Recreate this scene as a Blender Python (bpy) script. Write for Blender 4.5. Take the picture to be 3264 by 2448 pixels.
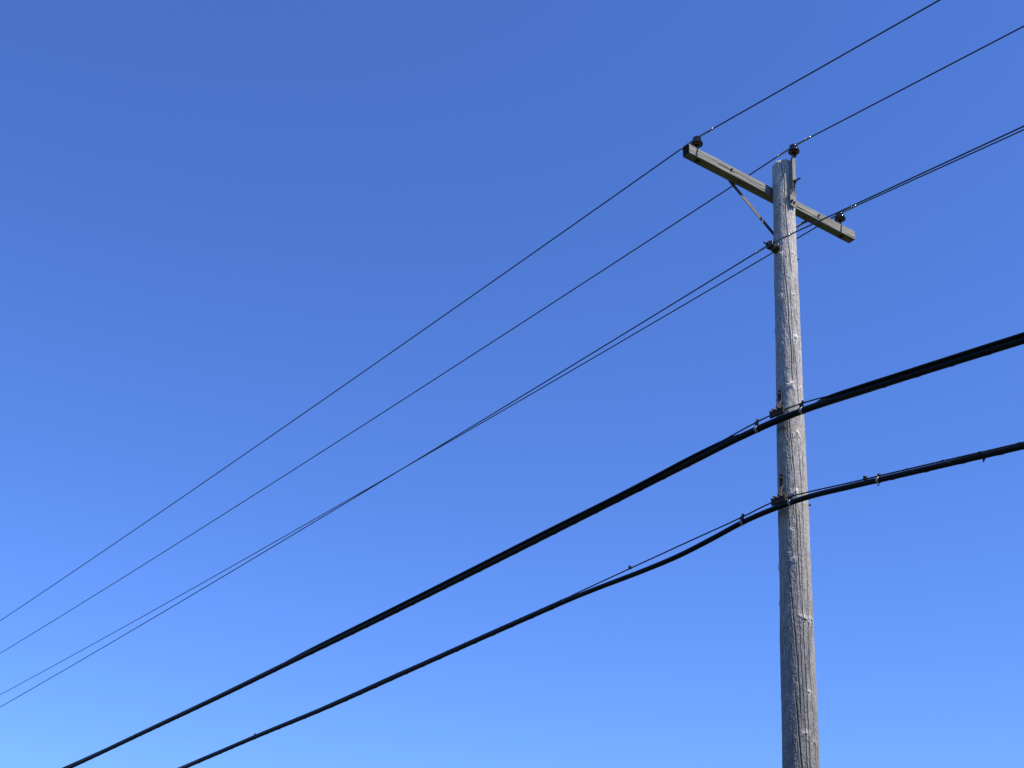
import bpy, bmesh, math, random
import numpy as np
from mathutils import Vector, Matrix

# ------------------------------------------------------------------ clear
for o in list(bpy.data.objects):
    bpy.data.objects.remove(o)
S = bpy.context.scene
COL = S.collection
random.seed(7)
RNG = np.random.default_rng(11)
R_ = math.radians
ZA = 9.614            # height of the crossarm's middle above the ground
PZ = Vector((0, 0, ZA))

# ------------------------------------------------------------------ camera
FPX = 4201.0
yaw, pitch, roll = -0.6100, 0.4657, 0.0489
cam_pos = Vector((-8.610, -7.612, -8.014 + ZA))
fwd = Vector((-math.sin(yaw) * math.cos(pitch), math.cos(yaw) * math.cos(pitch), math.sin(pitch)))
right = Vector((math.cos(yaw), math.sin(yaw), 0))
up = right.cross(fwd)
r2 = right * math.cos(roll) + up * math.sin(roll)
u2 = -right * math.sin(roll) + up * math.cos(roll)
cd = bpy.data.cameras.new('camera')
cam = bpy.data.objects.new('camera', cd)
COL.objects.link(cam)
cam.matrix_world = Matrix(((r2.x, u2.x, -fwd.x, cam_pos.x), (r2.y, u2.y, -fwd.y, cam_pos.y),
                           (r2.z, u2.z, -fwd.z, cam_pos.z), (0, 0, 0, 1)))
cd.sensor_fit = 'HORIZONTAL'
cd.sensor_width = 36.0
cd.lens = 36.0 * FPX / 3264.0
cd.clip_start = 0.05
cd.clip_end = 6000
S.camera = cam

# ------------------------------------------------------------------ sky and sun
SUN_EL, SUN_AZ = 55.0, 159.0            # azimuth in degrees from +Y towards +X
W = bpy.data.worlds.new('World')
S.world = W
W.use_nodes = True
wn = W.node_tree.nodes
wl = W.node_tree.links
wn.clear()
sky = wn.new('ShaderNodeTexSky')
sky.sky_type = 'NISHITA'
sky.sun_disc = False
sky.sun_elevation = R_(SUN_EL)
sky.sun_rotation = R_(SUN_AZ)
sky.altitude = 0
sky.air_density = 1.0
sky.dust_density = 0.3
sky.ozone_density = 3.0
bg = wn.new('ShaderNodeBackground')
bg.inputs['Strength'].default_value = 0.0675
wo = wn.new('ShaderNodeOutputWorld')
wb = wn.new('ShaderNodeMix')            # the camera's saturated rendering of the blue, the same over the whole sky
wb.data_type = 'RGBA'
wb.blend_type = 'MULTIPLY'
wb.inputs[0].default_value = 1
wb.inputs[7].default_value = (.77, 1.105, 1.95, 1)
wl.new(sky.outputs[0], wb.inputs[6])
wl.new(wb.outputs[2], bg.inputs[0])
wl.new(bg.outputs[0], wo.inputs[0])

sd = bpy.data.lights.new('sun', 'SUN')
sd.energy = 5.0
sd.angle = R_(0.53)
sd.color = (1.0, 0.93, 0.81)
sun = bpy.data.objects.new('sun', sd)
COL.objects.link(sun)
sdir = Vector((math.cos(R_(SUN_EL)) * math.sin(R_(SUN_AZ)), math.cos(R_(SUN_EL)) * math.cos(R_(SUN_AZ)), math.sin(R_(SUN_EL))))
sun.rotation_euler = sdir.to_track_quat('Z', 'Y').to_euler()
sun.location = (20, -40, 60)

S.view_settings.view_transform = 'Standard'
S.view_settings.look = 'None'
S.view_settings.gamma = 1
S.view_settings.exposure = 0.7
S.view_settings.use_curve_mapping = False
S.render.engine = 'CYCLES'

# ------------------------------------------------------------------ materials
def mat(name):
    m = bpy.data.materials.new(name)
    m.use_nodes = True
    nt = m.node_tree
    return m, nt, nt.nodes['Principled BSDF']

def noise_mix(nt, bsdf, c1, c2, scale, stretch=(1, 1, 1), detail=6, lo=.3, hi=.7, rough=None, bump=0, rot=None):
    N, L = nt.nodes, nt.links
    tc = N.new('ShaderNodeTexCoord')
    mp = N.new('ShaderNodeMapping')
    mp.inputs['Scale'].default_value = stretch
    L.new(tc.outputs['Object'], mp.inputs[0])
    nz = N.new('ShaderNodeTexNoise')
    nz.inputs['Scale'].default_value = scale
    nz.inputs['Detail'].default_value = detail
    nz.inputs['Roughness'].default_value = .62
    L.new(mp.outputs[0], nz.inputs[0])
    rp = N.new('ShaderNodeValToRGB')
    rp.color_ramp.elements[0].position = lo
    rp.color_ramp.elements[1].position = hi
    rp.color_ramp.elements[0].color = (*c1, 1)
    rp.color_ramp.elements[1].color = (*c2, 1)
    L.new(nz.outputs[0], rp.inputs[0])
    L.new(rp.outputs[0], bsdf.inputs['Base Color'])
    if rough is not None:
        bsdf.inputs['Roughness'].default_value = rough
    if bump:
        b = N.new('ShaderNodeBump')
        b.inputs['Distance'].default_value = bump
        b.inputs['Strength'].default_value = 1
        L.new(nz.outputs[0], b.inputs['Height'])
        L.new(b.outputs[0], bsdf.inputs['Normal'])
    return nz, rp

def simple(name, c1, c2, scale, rough, metal=0.0, spec=.5, **k):
    m, nt, b = mat(name)
    noise_mix(nt, b, c1, c2, scale, rough=rough, **k)
    b.inputs['Metallic'].default_value = metal
    b.inputs['Specular IOR Level'].default_value = spec
    return m

def wood(name, dark, light, brown, axis, fibre, along=.035):
    m, nt, b = mat(name)
    N, L = nt.nodes, nt.links
    st = [fibre, fibre, fibre]
    st[axis] = fibre * along
    nz, rp = noise_mix(nt, b, dark, light, 1.0, stretch=st, detail=8, lo=.28, hi=.72, rough=.86)
    b.inputs['Specular IOR Level'].default_value = .25
    # broad weathering patches
    tc = N.new('ShaderNodeTexCoord')
    mp = N.new('ShaderNodeMapping')
    s2 = [7, 7, 7]
    s2[axis] = 1.3
    mp.inputs['Scale'].default_value = s2
    L.new(tc.outputs['Object'], mp.inputs[0])
    n2 = N.new('ShaderNodeTexNoise')
    n2.inputs['Scale'].default_value = 1
    n2.inputs['Detail'].default_value = 5
    L.new(mp.outputs[0], n2.inputs[0])
    r2_ = N.new('ShaderNodeMapRange')
    r2_.inputs[1].default_value = .42
    r2_.inputs[2].default_value = .75
    L.new(n2.outputs[0], r2_.inputs[0])
    mx = N.new('ShaderNodeMix')
    mx.data_type = 'RGBA'
    mx.blend_type = 'MULTIPLY'
    L.new(r2_.outputs[0], mx.inputs[0])
    L.new(rp.outputs[0], mx.inputs[6])
    mx.inputs[7].default_value = (*brown, 1)
    # knots and stains carried by the mesh
    at = N.new('ShaderNodeAttribute')
    at.attribute_name = 'tone'
    m2 = N.new('ShaderNodeMix')
    m2.data_type = 'RGBA'
    m2.blend_type = 'MULTIPLY'
    m2.inputs[0].default_value = 1
    L.new(mx.outputs[2], m2.inputs[6])
    L.new(at.outputs['Color'], m2.inputs[7])
    L.new(m2.outputs[2], b.inputs['Base Color'])
    bp = N.new('ShaderNodeBump')
    bp.inputs['Distance'].default_value = .0022
    bp.inputs['Strength'].default_value = .9
    L.new(nz.outputs[0], bp.inputs['Height'])
    L.new(bp.outputs[0], b.inputs['Normal'])
    return m

M = {}
M['pole'] = wood('weathered_pole_wood', (.160, .153, .144), (.53, .505, .475), (.80, .785, .765), 2, 110, .11)
M['arm'] = wood('weathered_arm_wood', (.095, .093, .084), (.290, .282, .258), (.70, .69, .63), 0, 85)
M['porcelain'] = simple('brown_glazed_porcelain', (.008, .005, .004), (.018, .010, .008), 9, .07, spec=.6)
M['biscuit'] = simple('unglazed_porcelain', (.30, .265, .20), (.42, .37, .29), 40, .8)
M['galv'] = simple('galvanized_steel', (.13, .12, .10), (.25, .235, .20), 30, .55, metal=.35)
M['darksteel'] = simple('dark_steel', (.011, .010, .010), (.03, .026, .023), 40, .6, metal=.3)
M['rust'] = simple('rusty_steel', (.012, .008, .005), (.050, .030, .018), 45, .8, metal=.1)
M['brace'] = simple('brown_weathered_steel', (.038, .030, .027), (.085, .065, .057), 40, .7, metal=.15)
M['wire'] = simple('weathered_aluminium_wire', (.016, .019, .019), (.04, .043, .041), 60, .5, metal=.3)
M['tie'] = simple('bright_aluminium_tie', (.28, .29, .28), (.50, .50, .48), 60, .32, metal=.85)
M['black'] = simple('black_polyethylene', (.0025, .0028, .0034), (.0055, .0058, .0066), 12, .5, spec=.16, stretch=(1, .2, 1))
M['strand'] = simple('dark_steel_strand', (.007, .007, .008), (.018, .018, .019), 60, .6, metal=.3)
M['band'] = simple('stainless_band', (.20, .20, .19), (.33, .33, .31), 20, .45, metal=.75)
M['ground'] = simple('rough_grass_ground', (.018, .028, .009), (.052, .056, .024), .35, .95, spec=.1, detail=12)

# ------------------------------------------------------------------ helpers
def link(name, me, m, parent=None, loc=None):
    o = bpy.data.objects.new(name, me)
    COL.objects.link(o)
    if m is not None and not me.materials:
        me.materials.append(m)
    if parent is not None:
        o.parent = parent
    if loc is not None:
        o.location = loc
    return o

def empty(name, loc, label, cat, group=None):
    o = bpy.data.objects.new(name, None)
    o.empty_display_size = .2
    COL.objects.link(o)
    o.location = loc
    o['label'] = label
    o['category'] = cat
    if group:
        o['group'] = group
    return o

def mesh(name, V, F, smooth=True):
    me = bpy.data.meshes.new(name)
    me.from_pydata([tuple(v) for v in V], [], F)
    me.validate()
    if smooth:
        me.polygons.foreach_set('use_smooth', [True] * len(me.polygons))
    me.update()
    return me

def grid_mesh(name, P, closed_u=True, caps=True):
    """P: (nv, nu, 3) array of rings."""
    nv, nu, _ = P.shape
    n = nv * nu
    me = bpy.data.meshes.new(name)
    i = np.arange(nv - 1)[:, None]
    j = np.arange(nu)[None, :]
    a = i * nu + j
    b = i * nu + (j + 1) % nu
    q = np.stack([a, b, b + nu, a + nu], -1).reshape(-1, 4)
    co = P.reshape(-1, 3)
    extra = []
    nq = len(q)
    capl = []
    if caps:
        capl = [list(range(nu))[::-1], list(range((nv - 1) * nu, nv * nu))]
    loops = np.concatenate([q.reshape(-1)] + [np.array(c) for c in capl]).astype(np.int32)
    starts = np.concatenate([np.arange(nq) * 4] + ([np.array([nq * 4, nq * 4 + nu])] if caps else [])).astype(np.int32)
    me.vertices.add(n)
    me.vertices.foreach_set('co', co.astype(np.float32).reshape(-1))
    me.loops.add(len(loops))
    me.loops.foreach_set('vertex_index', loops)
    me.polygons.add(len(starts))
    me.polygons.foreach_set('loop_start', starts)
    sm = np.ones(len(starts), dtype=bool)
    if caps:
        sm[-2:] = False
    me.polygons.foreach_set('use_smooth', sm)
    me.update(calc_edges=True)
    return me

def tube(name, pts, rad, sides=10, caps=True):
    """round tube along pts with parallel-transport frames; rad is a number or a list."""
    P = [Vector(p) for p in pts]
    n = len(P)
    T = []
    for k in range(n):
        t = (P[min(k + 1, n - 1)] - P[max(k - 1, 0)])
        T.append(t.normalized())
    a = Vector((0, 0, 1))
    if abs(T[0].dot(a)) > .9:
        a = Vector((1, 0, 0))
    nrm = (a - T[0] * a.dot(T[0])).normalized()
    rings = []
    for k in range(n):
        nrm = (nrm - T[k] * nrm.dot(T[k])).normalized()
        bn = T[k].cross(nrm)
        r = rad[k] if hasattr(rad, '__len__') else rad
        rings.append([P[k] + (nrm * math.cos(2 * math.pi * s / sides) + bn * math.sin(2 * math.pi * s / sides)) * r for s in range(sides)])
    A = np.array([[tuple(v) for v in rr] for rr in rings])
    return grid_mesh(name, A, caps=caps)

def lathe(name, prof, sides=40, axis=Vector((0, 0, 1))):
    """prof: list of (r, h); revolved about +Z then turned to axis."""
    A = []
    for r, h in prof:
        A.append([(max(r, 1e-5) * math.cos(2 * math.pi * s / sides), max(r, 1e-5) * math.sin(2 * math.pi * s / sides), h) for s in range(sides)])
    A = np.array(A)
    q = Vector((0, 0, 1)).rotation_difference(axis)
    Rm = np.array(q.to_matrix())
    return grid_mesh(name, A @ Rm.T, caps=True)

def box(name, size, bevel=0.0, seg=2):
    bm = bmesh.new()
    bmesh.ops.create_cube(bm, size=1)
    for v in bm.verts:
        v.co = Vector((v.co.x * size[0], v.co.y * size[1], v.co.z * size[2]))
    if bevel:
        bmesh.ops.bevel(bm, geom=list(bm.edges), offset=bevel, segments=seg, affect='EDGES', profile=.6)
    me = bpy.data.meshes.new(name)
    bm.to_mesh(me)
    bm.free()
    return me

def xform(me, mtx):
    me.transform(mtx)
    me.update()
    return me

def frame(origin, xa, ya, za):
    return Matrix(((xa[0], ya[0], za[0], origin[0]), (xa[1], ya[1], za[1], origin[1]), (xa[2], ya[2], za[2], origin[2]), (0, 0, 0, 1)))

def join(name, mes, smooth=False):
    bm = bmesh.new()
    for me in mes:
        bm.from_mesh(me)
    out = bpy.data.meshes.new(name)
    bm.to_mesh(out)
    bm.free()
    return out

def bolt_mesh(name, shank_r, length, head_r, head_h, washer=0.0, nut_off=None):
    """hex bolt end along +Z starting at z=0 (washer, nut, shank)."""
    parts = []
    z = 0
    if washer:
        w = box('w', (washer, washer, .005), .001)
        xform(w, Matrix.Translation((0, 0, .0025)))
        parts.append(w)
        z = .005
    hx = lathe('h', [(0, z), (head_r * .9, z), (head_r, z + head_h * .12), (head_r, z + head_h * .85), (head_r * .88, z + head_h), (0, z + head_h)], 6)
    hx.polygons.foreach_set('use_smooth', [False] * len(hx.polygons))
    parts.append(hx)
    if length > z + head_h:
        parts.append(lathe('s', [(0, z), (shank_r, z), (shank_r, length - .003), (shank_r * .8, length), (0, length)], 12))
    return join(name, parts)

def vnoise(u, v, nu, nv, seed):
    """periodic in u (0..1), smooth value noise, -1..1."""
    rg = np.random.default_rng(seed)
    Lt = rg.uniform(-1, 1, (nv + 3, nu))
    x = (u % 1.0) * nu
    y = np.clip(v, 0, .99999) * nv
    xi = np.floor(x).astype(int)
    yi = np.floor(y).astype(int)
    fx = x - xi
    fy = y - yi
    fx = fx * fx * (3 - 2 * fx)
    fy = fy * fy * (3 - 2 * fy)
    x0 = xi % nu
    x1 = (xi + 1) % nu
    return (Lt[yi, x0] * (1 - fx) + Lt[yi, x1] * fx) * (1 - fy) + (Lt[yi + 1, x0] * (1 - fx) + Lt[yi + 1, x1] * fx) * fy

def set_tone(me, t):
    at = me.color_attributes.new('tone', 'FLOAT_COLOR', 'POINT')
    a = np.ones((len(me.vertices), 4), np.float32)
    a[:len(t), 0] = a[:len(t), 1] = a[:len(t), 2] = t
    at.data.foreach_set('color', a.reshape(-1))

# ------------------------------------------------------------------ ground
bm = bmesh.new()
bmesh.ops.create_grid(bm, x_segments=60, y_segments=60, size=2500)
gm = bpy.data.meshes.new('ground')
bm.to_mesh(gm)
bm.free()
g = link('ground', gm, M['ground'])
g['kind'] = 'structure'

# ------------------------------------------------------------------ utility pole
LX, LY = .0158, -.0173            # lean of the pole, metres per metre of height
def axis_at(z):
    return LX * z, LY * z
ZT = [.33, .25, -.376, -1.12, -2.168, -3.144, -3.997, -4.767, -5.831, -9.9]
RT = [.1075, .1075, .1086, .1168, .1252, .1328, .1385, .1460, .1556, .190]
def rad_at(z):
    return np.interp(z, ZT[::-1], RT[::-1])

pole = empty('utility_pole', (*[-c * ZA for c in (LX, LY)], 0), 'weathered grey wooden utility pole with a crossarm and four dark insulators', 'utility pole')
pole_off = Vector((LX * ZA, LY * ZA, ZA))     # from the empty at the base to the crossarm's middle
def P(o):
    """put a part given in crossarm coordinates under the pole"""
    o.parent = pole
    o.location = pole_off
    return o

CRACKS = [
 ('A', .0034, .016, [(-2.612, .33), (-2.612, .295), (-2.54, .21), (-2.468, .138), (-2.361, .09), (-2.329, -.027), (-2.316, -.22), (-2.274, -.411), (-2.218, -.585), (-2.168, -.664), (-2.087, -.786), (-2.034, -.852), (-1.974, -.991), (-1.948, -1.096)]),
 ('B', .0036, .016, [(-2.574, -.821), (-2.577, -1.042), (-2.517, -1.134), (-2.353, -1.333), (-2.338, -1.493), (-2.309, -1.654), (-2.277, -1.773), (-2.188, -1.913), (-2.212, -2.121), (-2.139, -2.315)]),
 ('C', .0022, .007, [(-1.865, -1.399), (-1.769, -1.562), (-1.563, -1.69), (-1.381, -1.837), (-1.391, -2.097), (-1.364, -2.206)]),
 ('C2', .0024, .009, [(-1.98, -1.859), (-1.843, -2.061), (-1.775, -2.264), (-1.773, -2.33), (-1.724, -2.474), (-1.667, -2.649), (-1.612, -2.744)]),
 ('D', .0032, .015, [(-2.504, -2.626), (-2.48, -2.73), (-2.455, -2.827), (-2.395, -2.927), (-2.361, -3.053), (-2.296, -3.201), (-2.253, -3.294), (-2.232, -3.386), (-2.262, -3.524), (-2.216, -3.693), (-2.208, -3.8), (-2.207, -3.96), (-2.195, -4.045), (-2.153, -4.294), (-2.137, -4.391)]),
 ('E', .0038, .017, [(-2.89, -4.096), (-2.711, -4.277), (-2.613, -4.498), (-2.516, -4.742), (-2.429, -4.967), (-2.354, -5.225), (-2.332, -5.455)]),
 ('F', .0042, .018, [(-2.6, -5.198), (-2.515, -5.415), (-2.452, -5.639), (-2.363, -5.858), (-2.33, -6.3)]),
 ('G', .0026, .010, [(-1.506, -3.793), (-1.564, -3.932), (-1.592, -4.351), (-1.66, -4.663), (-1.715, -5.024), (-1.551, -5.529), (-1.496, -5.846), (-1.47, -6.2)]),
 ('H', .0024, .008, [(-1.558, -2.924), (-1.547, -3.185), (-1.55, -3.371)]),
 ('I', .0022, .008, [(-2.302, .09), (-2.28, -.066), (-2.345, -.22), (-2.274, -.525), (-2.282, -.676)]),
 ('J', .0022, .008, [(-1.879, -2.88), (-1.844, -3.101), (-1.751, -3.378), (-1.765, -3.742), (-1.786, -4.038)]),
 ('K', .0028, .011, [(-2.06, -4.35), (-2.0, -4.9), (-1.93, -5.4), (-1.90, -5.95)]),
 ('L', .0026, .010, [(-2.26, -4.55), (-2.18, -5.1), (-2.1, -5.6), (-2.05, -6.1)]),
 ('M', .0026, .010, [(-2.74, -3.05), (-2.72, -3.5), (-2.66, -3.95)]),
 ('N', .0022, .008, [(-2.02, -3.55), (-1.98, -4.0), (-1.99, -4.4)]),
 ('O', .0024, .009, [(-2.12, -1.2), (-2.06, -1.75), (-2.0, -2.2)])]
for k in range(78):
    z0 = random.uniform(-6.2, .2)
    ln = random.uniform(.2, 1.3)
    th = random.uniform(-math.pi, math.pi)
    tw = random.uniform(.0, .18)
    CRACKS.append(('r', random.uniform(.0014, .0020), random.uniform(.002, .006), [(th, z0), (th + tw * .5 + random.uniform(-.03, .03), z0 - ln * .5), (th + tw, z0 - ln)]))
KNOTS = [(-2.833, -.85, .0149), (-1.69, -.842, .0134), (-2.882, -1.334, .0134), (-1.822, -1.328, .0134), (-1.761, -1.808, .0194), (-2.896, -1.857, .0075), (-2.282, -2.325, .0209), (-1.434, -2.337, .0134), (-1.962, -2.831, .0194), (3.105, -2.877, .0104), (-2.998, -2.983, .009), (-2.64, -3.78, .0119), (-2.764, -3.994, .0104), (-2.433, -4.056, .0149), (3.092, -4.577, .0119), (-1.943, -4.605, .0269), (-1.354, -4.603, .0209), (-1.825, -5.233, .0149), (-3.023, -5.255, .0075), (-2.105, -5.588, .0194), (2.951, -5.624, .009), (-1.543, -5.653, .0179), (2.445, -4.082, .0179), (-2.238, -3.417, .0179)]
for k in range(26):
    KNOTS.append((random.uniform(-.9, 2.3), random.uniform(-6, .1), random.uniform(.008, .02)))

def build_shaft():
    nth, nzf = 440, 1560
    zf = np.linspace(.300, -6.25, nzf)
    zc = np.linspace(-6.30, -9.9, 60)
    z = np.concatenate([zf, zc])
    nz = len(z)
    th = np.linspace(-math.pi, math.pi, nth, endpoint=False)
    TH, Z = np.meshgrid(th, z)
    U = (TH + math.pi) / (2 * math.pi)
    Vv = (.31 - Z) / 10.4
    Us = U + .012 * vnoise(U, Vv, 3, 14, 90) + .05 * Vv      # slow spiral of the grain
    R0 = rad_at(Z)
    D = .0028 * vnoise(U, Vv, 4, 16, 1) + .0018 * vnoise(U, Vv, 9, 50, 2)
    ridg = vnoise(Us, Vv, 46, 40, 3)
    D += .0009 * ridg + .0009 * vnoise(Us, Vv, 90, 200, 4) + .0011 * vnoise(Us, Vv, 170, 700, 5)
    rough = vnoise(Us, Vv, 110, 900, 6)
    D += .0010 * rough * (vnoise(U, Vv, 5, 26, 7) > -.2)
    # small flakes and pits torn out of the surface
    fl = vnoise(Us, Vv, 75, 300, 8)
    D -= .0022 * np.clip(fl - .55, 0, .3) / .3
    D += .0012 * np.clip(-fl - .6, 0, .3) / .3
    tone = 1 + .06 * ridg + .07 * vnoise(Us, Vv, 60, 60, 9) + .20 * rough + .14 * vnoise(Us, Vv, 70, 700, 29) + .08 * vnoise(U, Vv, 6, 30, 19)
    # bleached silver near the top, greyer and dirtier towards the ground
    tone *= np.interp(Z, [-9.9, -5.8, -4.0, -2.2, .3], [.50, .58, .78, .96, 1.10])
    for nm, w, dp, pts in CRACKS:
        tz = np.array([p[1] for p in pts])
        tt = np.array([p[0] for p in pts])
        rows = np.where((z <= tz[0]) & (z >= tz[-1]))[0]
        if len(rows) < 4:
            continue
        zz = z[rows]
        tc = np.interp(zz, tz[::-1], tt[::-1])
        jit = np.interp(zz, np.linspace(tz[-1], tz[0], max(6, int((tz[0] - tz[-1]) / .05))), RNG.uniform(-.012, .012, max(6, int((tz[0] - tz[-1]) / .05))))
        tc = tc + jit
        tap = np.minimum(1, np.minimum((zz - tz[-1]) / .12, ((tz[0] - zz) / .12) if nm != 'A' else 9))
        tap = np.clip(tap, .15, 1)
        d = (TH[rows] - tc[:, None] + math.pi) % (2 * math.pi) - math.pi
        d = d * R0[rows]
        D[rows] -= (dp * tap)[:, None] * np.exp(-(d / (w * (.55 + .45 * tap))[:, None]) ** 2)
        D[rows] += (.0011 * tap)[:, None] * np.exp(-((np.abs(d) - 2.6 * w) / (1.4 * w)) ** 2)
    for kt, kz, s in KNOTS:
        s *= 1.35
        rows = np.where(np.abs(z - kz) < 4.5 * s)[0]
        if not len(rows):
            continue
        d = ((TH[rows] - kt + math.pi) % (2 * math.pi) - math.pi) * R0[rows]
        h = (Z[rows] - kz)
        asp = RNG.uniform(.8, 1.05)
        dx, dh = RNG.uniform(-.25, .25, 2) * s
        rr = np.sqrt(d * d + (h * asp) ** 2)
        rc_ = np.sqrt((d - dx) ** 2 + ((h - dh) * 1.3) ** 2)
        an = np.arctan2(h, d)
        wob = 1 + .18 * np.sin(3 * an + kz * 40) + .12 * np.sin(7 * an + kz * 90)
        deep = RNG.uniform(.4, .75)
        D[rows] += .45 * s * np.exp(-(rr * wob / (1.05 * s)) ** 2)
        D[rows] -= deep * s * np.exp(-(rc_ / (.30 * s)) ** 2)
        D[rows] -= .10 * s * np.exp(-((rr * wob - .70 * s) / (.15 * s)) ** 2)
        tone[rows] *= 1 + .55 * np.exp(-((rr * wob - .95 * s) / (.45 * s)) ** 2) - .55 * np.exp(-(rc_ / (.42 * s)) ** 2)
        # a lighter tail of fibre above and below
        tone[rows] *= 1 + .12 * np.exp(-(d / (.7 * s)) ** 2) * np.exp(-((np.abs(h) - 1.8 * s) / s) ** 2)
    # worn rounded rim at the top
    rim = np.clip((Z - .272) / .03, 0, 1)
    D -= .016 * rim ** 2.2 * (1 + .5 * vnoise(U, Vv, 22, 40, 12))
    D = np.maximum(D, -.03)
    RR = R0 + D
    ax = LX * Z
    ay = LY * Z
    X = np.stack([ax + RR * np.cos(TH), ay + RR * np.sin(TH), Z], -1)
    # rim height is uneven
    X[0, :, 2] += .006 * vnoise(U[0], Vv[0], 30, 1, 13)
    # close the top with shrinking rings, keeping the split running across it
    tops = []
    for k, fz in enumerate((.80, .55, .28, .05)):
        r = RR[0] * fz
        zt = X[0, :, 2] * fz + (.300 + .012 * (1 - fz)) * (1 - fz) + .004 * np.sin(9 * th + k)
        tops.append(np.stack([LX * .3 + r * np.cos(th), LY * .3 + r * np.sin(th), zt], -1))
    A = np.concatenate([np.array(tops[::-1]), X], 0)
    me = grid_mesh('shaft', A[:, ::-1], caps=True)
    tt = np.concatenate([np.ones((4, nth)), tone], 0)[:, ::-1]
    set_tone(me, np.clip(tt, .25, 1.5).reshape(-1).astype(np.float32))
    return me

shaft = P(link('shaft', build_shaft(), M['pole']))

# ------------------------------------------------------------------ crossarm
AL, AY0, AW, AH = 2.44, .105, .097, .118
def build_arm():
    nx = 420
    # section outline in (y, z), counter-clockwise seen from +x, roofed upper edges
    y0, y1, z0, z1 = AY0, AY0 + AW, -AH / 2, AH / 2
    key = [(y0, z0 + .004), (y0, z1 - .013), (y0 + .012, z1), (y1 - .012, z1), (y1, z1 - .013), (y1, z0 + .004), (y1 - .004, z0), (y0 + .004, z0)]
    sec = []
    per = [0]
    for a, b in zip(key, key[1:] + key[:1]):
        ln = math.dist(a, b)
        n = max(1, int(ln / .0045))
        for k in range(n):
            sec.append((a[0] + (b[0] - a[0]) * k / n, a[1] + (b[1] - a[1]) * k / n))
    sec = np.array(sec)
    ns = len(sec)
    c = np.array([(y0 + y1) / 2, 0])
    nrm = sec - c
    nrm /= np.linalg.norm(nrm, axis=1)[:, None]
    x = np.linspace(-AL / 2, AL / 2, nx)
    U, Xg = np.meshgrid(np.arange(ns) / ns, x)
    Vv = (Xg + AL / 2) / AL
    D = .0010 * vnoise(U, Vv, 26, 14, 31) + .0009 * vnoise(U, Vv, 55, 40, 32) + .0005 * vnoise(U, Vv, 70, 160, 33)
    tone = 1 + .20 * vnoise(U, Vv, 40, 7, 34) + .18 * vnoise(U, Vv, 70, 16, 35) + .10 * vnoise(U, Vv, 5, 9, 37)
    for k in range(34):
        u0 = random.random()
        v0 = random.random()
        ln = random.uniform(.06, .45)
        m = np.clip(np.minimum((Vv - v0) / .02, (v0 + ln - Vv) / .02), 0, 1)
        du = (U - u0 - .01 * np.sin(9 * Vv + k) + .5) % 1 - .5
        D -= random.uniform(.0025, .006) * m * np.exp(-(du / .008) ** 2)
    end = np.clip((np.abs(Xg) - AL / 2 + .006) / .006, 0, 1)
    D -= .003 * end ** 2
    Y = sec[None, :, 0] + D * nrm[None, :, 0]
    Zz = sec[None, :, 1] + D * nrm[None, :, 1]
    Xe = Xg + (np.abs(Xg) > AL / 2 - 1e-6) * np.sign(Xg) * .003 * vnoise(U, Vv * 0, 24, 1, 36)
    me = grid_mesh('crossarm', np.stack([Xe, Y, Zz], -1), caps=True)
    set_tone(me, np.clip(tone, .4, 1.4).reshape(-1).astype(np.float32))
    return me

def cut_holes(me, spots):
    """real drilled holes: cut with cylinders, keep only the cut mesh."""
    a = bpy.data.objects.new('tmp_a', me)
    COL.objects.link(a)
    cm = join('cut', [xform(lathe('c', [(0, -.5), (r, -.5), (r, .015), (0, .015)], 16), Matrix.Translation(p)) for p, r in spots])
    b = bpy.data.objects.new('tmp_b', cm)
    COL.objects.link(b)
    md = a.modifiers.new('b', 'BOOLEAN')
    md.operation = 'DIFFERENCE'
    md.solver = 'EXACT'
    md.object = b
    bpy.context.view_layer.update()
    dg = bpy.context.evaluated_depsgraph_get()
    out = bpy.data.meshes.new_from_object(a.evaluated_get(dg))
    bpy.data.objects.remove(a)
    bpy.data.objects.remove(b)
    out.name = 'crossarm'
    return out

arm_me = build_arm()
arm_me.materials.append(M['arm'])
holes = cut_holes(arm_me, [((-.494, AY0 + .045, 0), .018), ((.472, AY0 + .045, 0), .018)])
if len(holes.vertices) > 1000:
    arm_me = holes
M['endgrain_shade'] = simple('end_grain_with_shade', (.010, .010, .010), (.032, .030, .027), 60, .95, spec=.1)  # end grain, darkened further: the end face's shade is put into its colour
arm_me.materials.append(M['endgrain_shade'])
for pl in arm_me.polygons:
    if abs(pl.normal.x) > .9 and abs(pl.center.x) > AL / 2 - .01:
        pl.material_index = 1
arm = P(link('crossarm', arm_me, None))

def under(o, parent):
    """sub-part given in crossarm coordinates, under a part that sits at pole_off"""
    o.parent = parent
    return o

# bolts of the braces, seen on the arm's front face
for bx in (-.6446, .6392):
    b = bolt_mesh('bolt', .0065, .028, .0125, .010, 0)
    xform(b, frame((bx, AY0 + .001, .003), (1, 0, 0), (0, 0, 1), (0, -1, 0)))
    under(link('bolt', b, M['darksteel']), arm)
    b = bolt_mesh('bolt_back', .0065, .03, .0125, .010, 0)
    xform(b, frame((bx, AY0 + AW + .005, .003), (-1, 0, 0), (0, 0, 1), (0, 1, 0)))
    under(link('bolt', b, M['darksteel']), arm)

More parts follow.
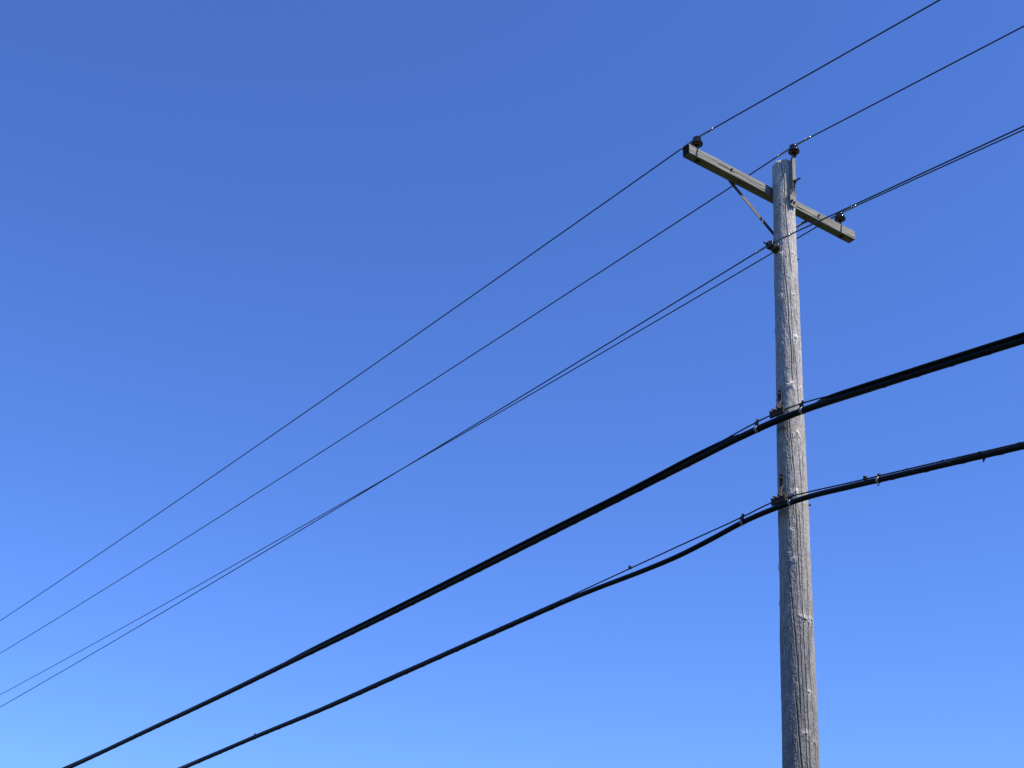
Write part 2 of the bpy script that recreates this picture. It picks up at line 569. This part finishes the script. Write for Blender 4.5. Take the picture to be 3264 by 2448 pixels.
# braces: flat bars from the back of the arm to the back of the pole
def strap(name, pts, width, thick, wdir):
    """flat bar with the given width direction per point"""
    rings = []
    for k, p in enumerate(pts):
        t = Vector(pts[min(k + 1, len(pts) - 1)]) - Vector(pts[max(0, k - 1)])
        t.normalize()
        w = Vector(wdir[k]) if isinstance(wdir, list) else Vector(wdir)
        w = (w - t * w.dot(t)).normalized()
        n = t.cross(w)
        p = Vector(p)
        rings.append([tuple(p + w * sx * width / 2 + n * sy * thick / 2) for sx, sy in ((-1, -1), (1, -1), (1, 1), (-1, 1))])
    me = grid_mesh(name, np.array(rings), caps=True)
    me.polygons.foreach_set('use_smooth', [False] * len(me.polygons))
    return me

ybk = AY0 + AW + .004
for sx in (-1, 1):
    xt = -.640 if sx < 0 else .634
    top = Vector((xt + sx * -.0, ybk, .02))
    low = Vector((sx * .012, .122 + (.008 if sx > 0 else 0), -.535))
    pts = []
    for k in range(13):
        f = k / 12
        p = top.lerp(low, f)
        p.y = ybk + (low.y - ybk) * (0 if f < .12 else ((f - .12) / .88))
        pts.append(tuple(p))
    b = strap('brace', pts, .042, .006, (0.7, 0, 0.7))
    P(link('brace', b, M['brace']))
    # lag screw at its foot
b = bolt_mesh('brace_screw', .008, .03, .016, .012, .04)
xform(b, frame((.0, .136, -.53), (-1, 0, 0), (0, 0, 1), (0, 1, 0)))
P(link('brace_screw', b, M['darksteel']))

# through bolt that holds the arm: head on the +Y side, nut and end on the -Y side
b = bolt_mesh('through_bolt', .009, .085, .017, .015, .055)
xform(b, frame((-.004, -.152, .008), (1, 0, 0), (0, 0, 1), (0, -1, 0)))
P(link('through_bolt', b, M['darksteel']))
b = bolt_mesh('through_bolt', .009, .04, .017, .015, .055)
xform(b, frame((0, AY0 + AW + .001, .008), (-1, 0, 0), (0, 0, 1), (0, 1, 0)))
P(link('through_bolt', b, M['darksteel']))

# ------------------------------------------------------------------ insulators
INS = [(.014, .026), (.026, .006), (.0285, .0015), (.031, .0), (.0335, .0015), (.0345, .006), (.0345, .022), (.044, .026), (.0495, .010), (.0530, .003), (.0560, .002), (.0585, .006), (.0600, .014),
       (.0602, .026), (.0585, .040), (.0545, .053), (.0490, .064), (.0440, .071), (.0415, .076), (.0420, .081), (.0445, .085), (.0450, .089), (.0425, .093), (.0385, .096), (.0375, .100), (.0400, .104), (.0425, .108),
       (.0420, .113), (.0385, .118), (.0300, .122), (.016, .124), (0, .1245)]
def insulator(pos, pin_bottom, pin_r=.012):
    o = P(link('insulator', None_mesh('ins', INS, pos), M['porcelain']))
    ring = lathe('unglazed_rim', [(.0285, .0005), (.0295, -.0018), (.0325, -.0018), (.0338, .0005), (.0338, .003), (.0285, .003), (.0285, .0005)], 40)
    xform(ring, Matrix.Translation(pos))
    under(link('unglazed_rim', ring, M['biscuit']), o)
    h = pos[2] - pin_bottom
    pin = lathe('pin', [(0, -h), (.024, -h), (.024, -h + .007), (pin_r * 1.25, -h + .012), (pin_r, -h + .03), (pin_r, .01), (pin_r * .95, .03), (0, .03)], 16)
    xform(pin, Matrix.Translation(pos))
    under(link('pin', pin, M['darksteel']), o)
    return o

def None_mesh(name, prof, pos):
    me = lathe(name, prof, 48)
    return xform(me, Matrix.Translation(pos))

XP, YP = 1.048, AY0 + AW / 2
Z_SK = .150
INS = [(r, h * .72) for r, h in INS]
XL = XP + .018
insulator(Vector((-XL, YP, Z_SK - .014)), AH / 2 - .001)
insulator(Vector((XP, YP, Z_SK)), AH / 2 - .001)
TOPI = Vector((.0, -.168, .364))
insulator(TOPI, .315, .011)

# pins pass through the arm: nut and washer under it
for sx in (-1, 1):
    b = bolt_mesh('pin_nut', .009, .022, .016, .012, .045)
    xform(b, frame((XP if sx > 0 else -XL, YP, -AH / 2 + .001), (1, 0, 0), (0, -1, 0), (0, 0, -1)))
    under(link('pin_nut', b, M['darksteel']), arm)

# pole-top bracket carrying the middle insulator
def build_bracket():
    bm = bmesh.new()
    # (z, half width, y of outer face, y of the flange's inner edge)
    prof = [(.318, .016, -.174, -.158), (.290, .021, -.172, -.146), (.250, .023, -.168, -.134), (.15, .022, -.162, -.126), (.05, .022, -.158, -.122), (-.03, .022, -.155, -.120),
            (-.085, .025, -.149, -.118), (-.115, .043, -.138, -.116), (-.155, .046, -.130, -.112), (-.20, .041, -.127, -.110), (-.245, .036, -.126, -.109), (-.285, .032, -.124, -.108)]
    tk = .005
    rings = []
    for z, w, yo, yi in prof:
        cx = -.008
        rings.append([(cx - w, yi, z), (cx - w, yo, z), (cx + w, yo, z), (cx + w, yi, z), (cx + w - tk, yi, z), (cx + w - tk, yo + tk, z), (cx - w + tk, yo + tk, z), (cx - w + tk, yi, z)])
    me = grid_mesh('b', np.array(rings), caps=True)
    me.polygons.foreach_set('use_smooth', [False] * len(me.polygons))
    return me
br = P(link('ridge_bracket', build_bracket(), M['galv']))
# slot of rust below the bolt and two rusty screws in the foot
sl = box('slot_plate', (.014, .004, .085), .0015)
xform(sl, Matrix.Translation((-.002, -.1585, -.035)))
under(link('slot_plate', sl, M['rust']), br)
for dx, dz in ((-.022, -.225), (.010, -.235)):
    b = bolt_mesh('lag_screw', .007, .02, .0135, .012, 0)
    xform(b, frame((-.008 + dx, -.126, dz), (1, 0, 0), (0, 0, 1), (0, -1, 0)))
    under(link('lag_screw', b, M['rust']), br)

# side insulator: a skirted spool on a horizontal bolt
ZS = -.776
axs = axis_at(ZS)
SP = [(.011, 0), (.048, 0), (.0555, .006), (.0580, .016), (.0565, .028), (.0520, .038), (.0465, .046), (.0425, .052), (.0410, .060), (.0420, .068), (.0460, .074), (.0490, .083), (.0485, .098), (.0440, .110), (.0330, .119), (.014, .122), (.011, .122)]
sp = xform(lathe('side_insulator', SP, 48), frame((axs[0] - .128, axs[1], ZS), (0, 1, 0), (0, 0, 1), (-1, 0, 0)))
# frame() above maps lathe Z to -X
spo = P(link('insulator', sp, M['porcelain']))
ring = xform(lathe('unglazed_rim', [(.0470, .003), (.0480, -.001), (.0520, .0005), (.0535, .0045)], 40), frame((axs[0] - .1265, axs[1], ZS), (0, 1, 0), (0, 0, 1), (-1, 0, 0)))
under(link('unglazed_rim', ring, M['biscuit']), spo)
b = bolt_mesh('spool_bolt', .0095, .062, .017, .016, .038)
xform(b, frame((axs[0] - .249, axs[1], ZS), (0, 1, 0), (0, 0, 1), (-1, 0, 0)))
under(link('spool_bolt', b, M['darksteel']), spo)
b = xform(lathe('shank', [(0, 0), (.0098, 0), (.0098, .16), (0, .16)], 12), frame((axs[0] - .10, axs[1], ZS), (0, 1, 0), (0, 0, 1), (-1, 0, 0)))
under(link('shank', b, M['darksteel']), spo)
b = bolt_mesh('bolt_end', .0095, .078, .016, .014, .05)
xform(b, frame((axs[0] + .113, axs[1], ZS), (0, 1, 0), (0, 0, -1), (1, 0, 0)))
P(link('bolt_end', b, M['darksteel']))

# ------------------------------------------------------------------ suspension clamps
AZL, AZR = .0349, .0213
def clamp(zm, yc, xm, out):
    """zm: height of the messenger strand; hangs from the -X side of the pole"""
    ax_, ay_ = axis_at(zm + .2)
    xs = ax_ - rad_at(zm + .22)
    root = P(link('suspension_clamp', box('jaw', (.022, .172, .070), .005), M['rust']))
    xform(root.data, Matrix.Translation((xm - .008, yc, zm - .002)))
    # second jaw plate
    j2 = box('jaw_plate', (.014, .160, .046), .003)
    xform(j2, Matrix.Translation((xm + .012, yc, zm + .004)))
    under(link('jaw_plate', j2, M['rust']), root)
    # three bolts through the jaws
    for k in (-1, 0, 1):
        bb = bolt_mesh('clamp_bolt', .0065, .030, .0125, .011, 0)
        xform(bb, frame((xm - .018, yc + k * .054, zm + .016), (0, 1, 0), (0, 0, 1), (-1, 0, 0)))
        under(link('clamp_bolt', bb, M['brace']), root)
        bb = box('clamp_lug', (.040, .013, .026), .003)
        xform(bb, Matrix.Translation((xm + .004, yc + k * .054, zm + .040 + (.012 if k == 0 else 0))))
        under(link('clamp_lug', bb, M['rust']), root)
    # strap: down the pole, then slanting out to the jaws
    yw = (0, 1, 0)
    pts = [(xs - .006, ay_, zm + .292), (xs - .007, ay_, zm + .19), (xs - .014, ay_, zm + .172), ((xs + xm) / 2 - .014, ay_ + (yc - ay_) * .5, zm + .095), (xm + .004, yc, zm + .045), (xm + .004, yc, zm + .02)]
    s_ = strap('hanger_strap', pts[2:], .044, .008, yw)
    under(link('hanger_strap', s_, M['brace']), root)
    s_ = strap('back_plate', pts[:3], .040, .012, yw)
    under(link('back_plate', s_, M['darksteel']), root)
    # bolt at the strap's head
    bb = bolt_mesh('hanger_bolt', .008, .036, .015, .013, 0)
    xform(bb, frame((xs - .010, ay_, zm + .245), (0, 1, 0), (0, 0, 1), (-1, 0, 0)))
    under(link('hanger_bolt', bb, M['darksteel']), root)
    # its far end, with a square washer, on the other side of the pole
    bb = bolt_mesh('bolt_end', .0095, out, .016, .014, .055)
    xform(bb, frame((ax_ + rad_at(zm + .085) + .001, ay_, zm + .085), (0, 1, 0), (0, 0, -1), (1, 0, 0)))
    under(link('bolt_end', bb, M['darksteel']), root)
    return root

XC = -.287
ZM1, ZM2 = -2.650, -3.512
clamp(ZM1, -.022, XC, .030)
clamp(ZM2, .012, XC, .094)

# ------------------------------------------------------------------ bare wires
def wire_pts(x, y, z, sl, sr):
    L_, R__ = [], []
    for t in np.concatenate([np.linspace(0, .6, 13)[1:], np.linspace(.6, 58, 90)[1:]]):
        L_.append((x - t * math.sin(AZL * 1.0), y + t * math.cos(AZL), z - sl * t + .00055 * t * t))
    for t in np.concatenate([np.linspace(0, .6, 13)[1:], np.linspace(.6, 34, 50)[1:]]):
        R__.append((x + t * math.sin(AZR), y - t * math.cos(AZR), z - sr * t + .0002 * t * t))
    return L_, R__

def at_dist(pts, d):
    acc = 0
    for a, b in zip(pts, pts[1:]):
        l = math.dist(a, b)
        if acc + l >= d:
            f = (d - acc) / l
            return Vector(a).lerp(Vector(b), f), (Vector(b) - Vector(a)).normalized()
        acc += l
    return Vector(pts[-1]), (Vector(pts[-1]) - Vector(pts[-2])).normalized()

def coil(pts, d0, d1, rad, pitch, wr, ph=0.0):
    out = []
    n = int((d1 - d0) / pitch * 12)
    for k in range(n + 1):
        d = d0 + (d1 - d0) * k / n
        p, t = at_dist(pts, d)
        a = Vector((0, 0, 1))
        nrm = (a - t * a.dot(t)).normalized()
        bn = t.cross(nrm)
        an = 2 * math.pi * (d - d0) / pitch + ph
        out.append(tuple(p + (nrm * math.cos(an) + bn * math.sin(an)) * rad))
    return tube('tie', out, wr, 6)

def bare_wire(pos, sl, sr, label, horiz=False):
    x, y, z = pos
    e = empty('overhead_wire', Vector(pos) + PZ, label, 'wire', 'bare overhead wires on the pole')
    L_, R__ = wire_pts(0, 0, 0, sl, sr)
    pts = L_[::-1] + [(0, 0, 0)] + R__
    o = link('conductor', tube('conductor', pts, .0071, 8), M['wire'], e)
    for side in (L_, R__):
        full = [(0, 0, 0)] + side
        mes = []
        for ph, d1 in ((0, .215), (2.1, .20), (4.2, .17)):
            mes.append(coil(full, .03, d1, .0085, .085, .0036, ph))
        # clenched end of the tie
        p, t = at_dist(full, .215)
        mes.append(xform(lathe('c', [(0, -.012), (.0125, -.012), (.0145, 0), (.0125, .010), (0, .010)], 10), Matrix.Translation(p) @ Vector((0, 0, 1)).rotation_difference(t).to_matrix().to_4x4()))
        link('tie_wire', join('tie_wire', mes), M['tie'], e)
    # the tie loops round the insulator's neck
    loop = []
    rr = .036
    for k in range(29):
        an = math.pi * 2 * k / 28
        if horiz:
            loop.append((.003 * math.sin(3 * an), rr * math.cos(an), -rr + rr * math.sin(an) * 1.0))
        else:
            loop.append((rr * math.cos(an), rr * math.sin(an), -.017 + .004 * math.sin(2 * an)))
    link('tie_loop', tube('tie_loop', loop, .0042, 6), M['tie'], e)
    return e

# the wires lie against the insulators' necks
zn = .2345
bare_wire((-XL, YP, zn - .010), .054, .0807, 'thin bare wire tied to the insulator at the left end of the crossarm')
bare_wire((XP, YP, zn), .054, .0807, 'thin bare wire tied to the insulator at the right end of the crossarm')
bare_wire((.003, TOPI.y - .004, .449), .054, .0807, 'thin bare wire tied to the insulator above the top of the pole')
bare_wire((-.207, .002, -.741), .0702, .0735, 'thin bare wire tied to the side insulator on the pole below the crossarm', True)

# ------------------------------------------------------------------ black cables
def spline(keys, x):
    """smooth curve through (t, v) keys"""
    k = np.array(keys, float)
    t, v = k[:, 0], k[:, 1]
    h = np.diff(t)
    s = np.diff(v) / h
    m = np.zeros(len(t))
    m[1:-1] = (s[:-1] * h[1:] + s[1:] * h[:-1]) / (h[:-1] + h[1:])
    m[0], m[-1] = s[0], s[-1]
    x = np.clip(x, t[0], t[-1])
    i = np.clip(np.searchsorted(t, x) - 1, 0, len(t) - 2)
    f = (x - t[i]) / h[i]
    h00 = 2 * f ** 3 - 3 * f ** 2 + 1
    h10 = f ** 3 - 2 * f ** 2 + f
    h01 = -2 * f ** 3 + 3 * f ** 2
    h11 = f ** 3 - f ** 2
    return h00 * v[i] + h10 * h[i] * m[i] + h01 * v[i + 1] + h11 * h[i] * m[i + 1]

TS = np.concatenate([np.linspace(-26, -3, 60)[:-1], np.linspace(-3, 4, 141)[:-1], np.linspace(4, 46, 160)])
def plan(t):
    """plan position along the line: t>0 away from the camera's side of the pole"""
    t = np.asarray(t, float)
    az = np.where(t > 0, AZL, AZR)
    return XC - t * np.sin(az), t * np.cos(az)

def path(ts, zs, dx=0.0):
    x, y = plan(ts)
    return np.stack([x + dx, y, zs], -1)

def ring_band(parent, p, t, rad, width, block):
    """flat band round the cable with a spacer block up to the strand"""
    q = Vector((0, 0, 1)).rotation_difference(t).to_matrix().to_4x4()
    bd = lathe('cable_band', [(rad, -width / 2), (rad + .003, -width / 2), (rad + .003, width / 2), (rad, width / 2), (rad, -width / 2)], 28)
    xform(bd, Matrix.Translation(p) @ q)
    o = link('cable_band', bd, M['band'], parent)
    if block:
        bl = box('band_spacer', (.022, .034, block), .004)
        xform(bl, Matrix.Translation(p + Vector((0, .004, rad + block / 2 - .002))))
        link('band_spacer', bl, M['darksteel'], o)
        lk = box('band_lock', (.024, .020, .022), .004)
        xform(lk, Matrix.Translation(p + Vector((0, -.012, rad + block + .006))))
        link('band_lock', lk, M['darksteel'], o)
    return o

def cable_thing(label, zc_keys, zm_keys, rc, rm, second=None, lash=True):
    e = empty('communication_cable', PZ + Vector((XC, 0, float(spline(zm_keys, np.array([0.]))[0]))), label, 'cable', 'black cables on the pole')
    off = -(e.location - PZ)
    zc = spline(zc_keys, TS)
    zm = spline(zm_keys, TS)
    zm = np.maximum(zm, zc + rc + rm)
    C = path(TS, zc)
    Mm = path(TS, zm)
    c = link('sheath', tube('sheath', C, rc, 20), M['black'], e, off)
    m = link('messenger_strand', tube('messenger_strand', Mm, rm, 8), M['strand'], e, off)
    if second:
        r2c, akeys = second
        an = spline(akeys, TS)
        S2 = C + np.stack([np.sin(an) * (rc + r2c), 0 * an, np.cos(an) * (rc + r2c)], -1)
        link('second_sheath', tube('second_sheath', S2, r2c, 12), M['black'], e, off)
    if lash:
        pts = []
        td = np.arange(-6, 20, .022)
        zcd = spline(zc_keys, td)
        zmd = np.maximum(spline(zm_keys, td), zcd + rc + rm)
        Cd = path(td, zcd)
        gap = zmd - zcd - rc - rm
        for k in range(len(td)):
            a = 2 * math.pi * td[k] / .34
            top = (zmd[k] - zcd[k]) + rm + .002
            r_h = rc + .0015
            zz = math.cos(a)
            ww = top if zz > 0 else r_h
            pts.append((Cd[k, 0] + math.sin(a) * r_h, Cd[k, 1], Cd[k, 2] + zz * ww))
        # leave the stretch at the pole, where strand and cable part, without lashing
        for seg, nm in ((td > (1.0 if second else 2.9), 'l'), (td < -1.2, 'r')):
            pp = [q for q, s_ in zip(pts, seg) if s_]
            link('lashing_wire', tube('lashing_wire', pp, .0018, 5), M['strand'], e, off)
    return e, off, zc_keys, zm_keys

# keys: t (positive to the left of the photograph, away), height relative to the crossarm
UPC = [(-26, -4.95), (-16, -4.10), (-9, -3.49), (-4, -3.045), (-2.56, -2.917), (-1.03, -2.788), (-.31, -2.737), (0, -2.731), (.45, -2.748), (1.0, -2.792), (2.51, -2.915), (5.65, -3.163), (7.08, -3.268), (9.06, -3.402), (10.8, -3.523), (13.13, -3.668), (16.7, -3.888), (24, -4.27), (34, -4.66), (46, -4.95)]
UPM = [(-26, -6), (-16, -5), (-9, -4), (-4, -3.3), (-2.0, -2.92), (-1.03, -2.762), (-.8, -2.728), (-.36, -2.667), (-.11, -2.652), (.06, -2.652), (.26, -2.664), (.45, -2.684), (.8, -2.725), (1.2, -2.775), (2.5, -2.95), (6, -3.3), (46, -6)]
LOC = [(-26, -5.95), (-16, -5.10), (-9, -4.43), (-4, -3.935), (-2.43, -3.782), (-1.2, -3.662), (-.815, -3.624), (-.30, -3.580), (0, -3.577), (.463, -3.606), (.816, -3.660), (1.283, -3.722), (1.741, -3.753), (1.98, -3.763), (2.41, -3.778), (2.765, -3.795), (3.51, -3.850), (5.90, -4.042), (7.57, -4.180), (9.65, -4.312), (11.7, -4.458), (16, -4.74), (24, -5.17), (34, -5.55), (46, -5.85)]
LOM = [(-26, -7), (-16, -6), (-9, -4.8), (-4, -3.99), (-2.43, -3.757), (-1.2, -3.626), (-.815, -3.588), (-.30, -3.533), (-.08, -3.514), (.1, -3.514), (.453, -3.552), (1.2, -3.617), (1.98, -3.686), (2.68, -3.750), (3.3, -3.812), (4.5, -3.93), (5.9, -4.009), (7.0, -4.100), (8.5, -4.215), (9.65, -4.286), (11, -4.374), (12.5, -4.478), (16, -4.8), (46, -6.5)]
# lay of the second, thinner cable round the thick one (angle from straight up towards +X)
SEC = [(-26, 2.5), (-9, .6), (-4, -.35), (-2.5, -.55), (-.95, -.5), (-.6, .0), (-.32, 1.2), (0, 1.4), (.28, 1.25), (.55, .3), (1.0, -.5), (4, -.6), (7, -.55), (8.3, -.1), (9.6, .7), (11, 1.1), (13, .9), (16, .2), (18.5, -.5), (26, -.5), (46, 1)]
e1, off1, zck, zmk = cable_thing('thick black cable bundle, the upper of two clamped to the pole', UPC, UPM, .0315, .0070, (.0140, SEC))
def cpt(zk, t):
    tt = np.array([t - .02, t, t + .02])
    Q = path(tt, spline(zk, tt))
    return Vector(Q[1]), (Vector(Q[2]) - Vector(Q[0])).normalized()
for t, blk in ((-.315, .050), (.235, .052)):
    p, d = cpt(UPC, t)
    o = ring_band(e1, p, d, .0312, .026, blk)
    o.location = off1

e2, off2, zck2, zmk2 = cable_thing('thinner black cable sagging below its strand, the lower of two clamped to the pole', LOC, LOM, .0245, .0068)
for t, blk in ((-.115, .030), (.463, .038), (-1.08, .012)):
    p, d = cpt(LOC, t)
    o = ring_band(e2, p, d, .0245, .024, blk)
    o.location = off2
# small clips riding on the strand and under the cable
for t, k in ((1.98, 1), (9.66, 1), (-.948, 1), (-2.08, 0)):
    if k:
        p, d = cpt(LOM, t)
        cl = join('c', [xform(box('a', (.020, .036, .030), .004), Matrix.Translation((0, 0, .008))), xform(box('b', (.012, .012, .016), .002), Matrix.Translation((0, .010, .026)))])
    else:
        p, d = cpt(LOC, t)
        p = p - Vector((0, 0, .0215))
        cl = join('c', [xform(box('a', (.016, .020, .020), .003), Matrix.Translation((0, 0, -.008))), xform(box('b', (.008, .008, .020), .002), Matrix.Translation((0, .004, -.024)))])
    cl.transform(Matrix.Translation(p))
    o = link('strand_clip', cl, M['darksteel'], e2, off2)
# loose end of lashing wire hanging under the band to the right of the pole
p, d = cpt(LOC, -1.08)
lp = []
for k in range(15):
    a = math.pi * (k / 14)
    lp.append(tuple(p + Vector((-.006, .016 * math.cos(a) * (1 - .3 * k / 14), -.018 - .034 * math.sin(a)))))
link('wire_tail', tube('wire_tail', lp, .0032, 6), M['darksteel'], e2, off2)
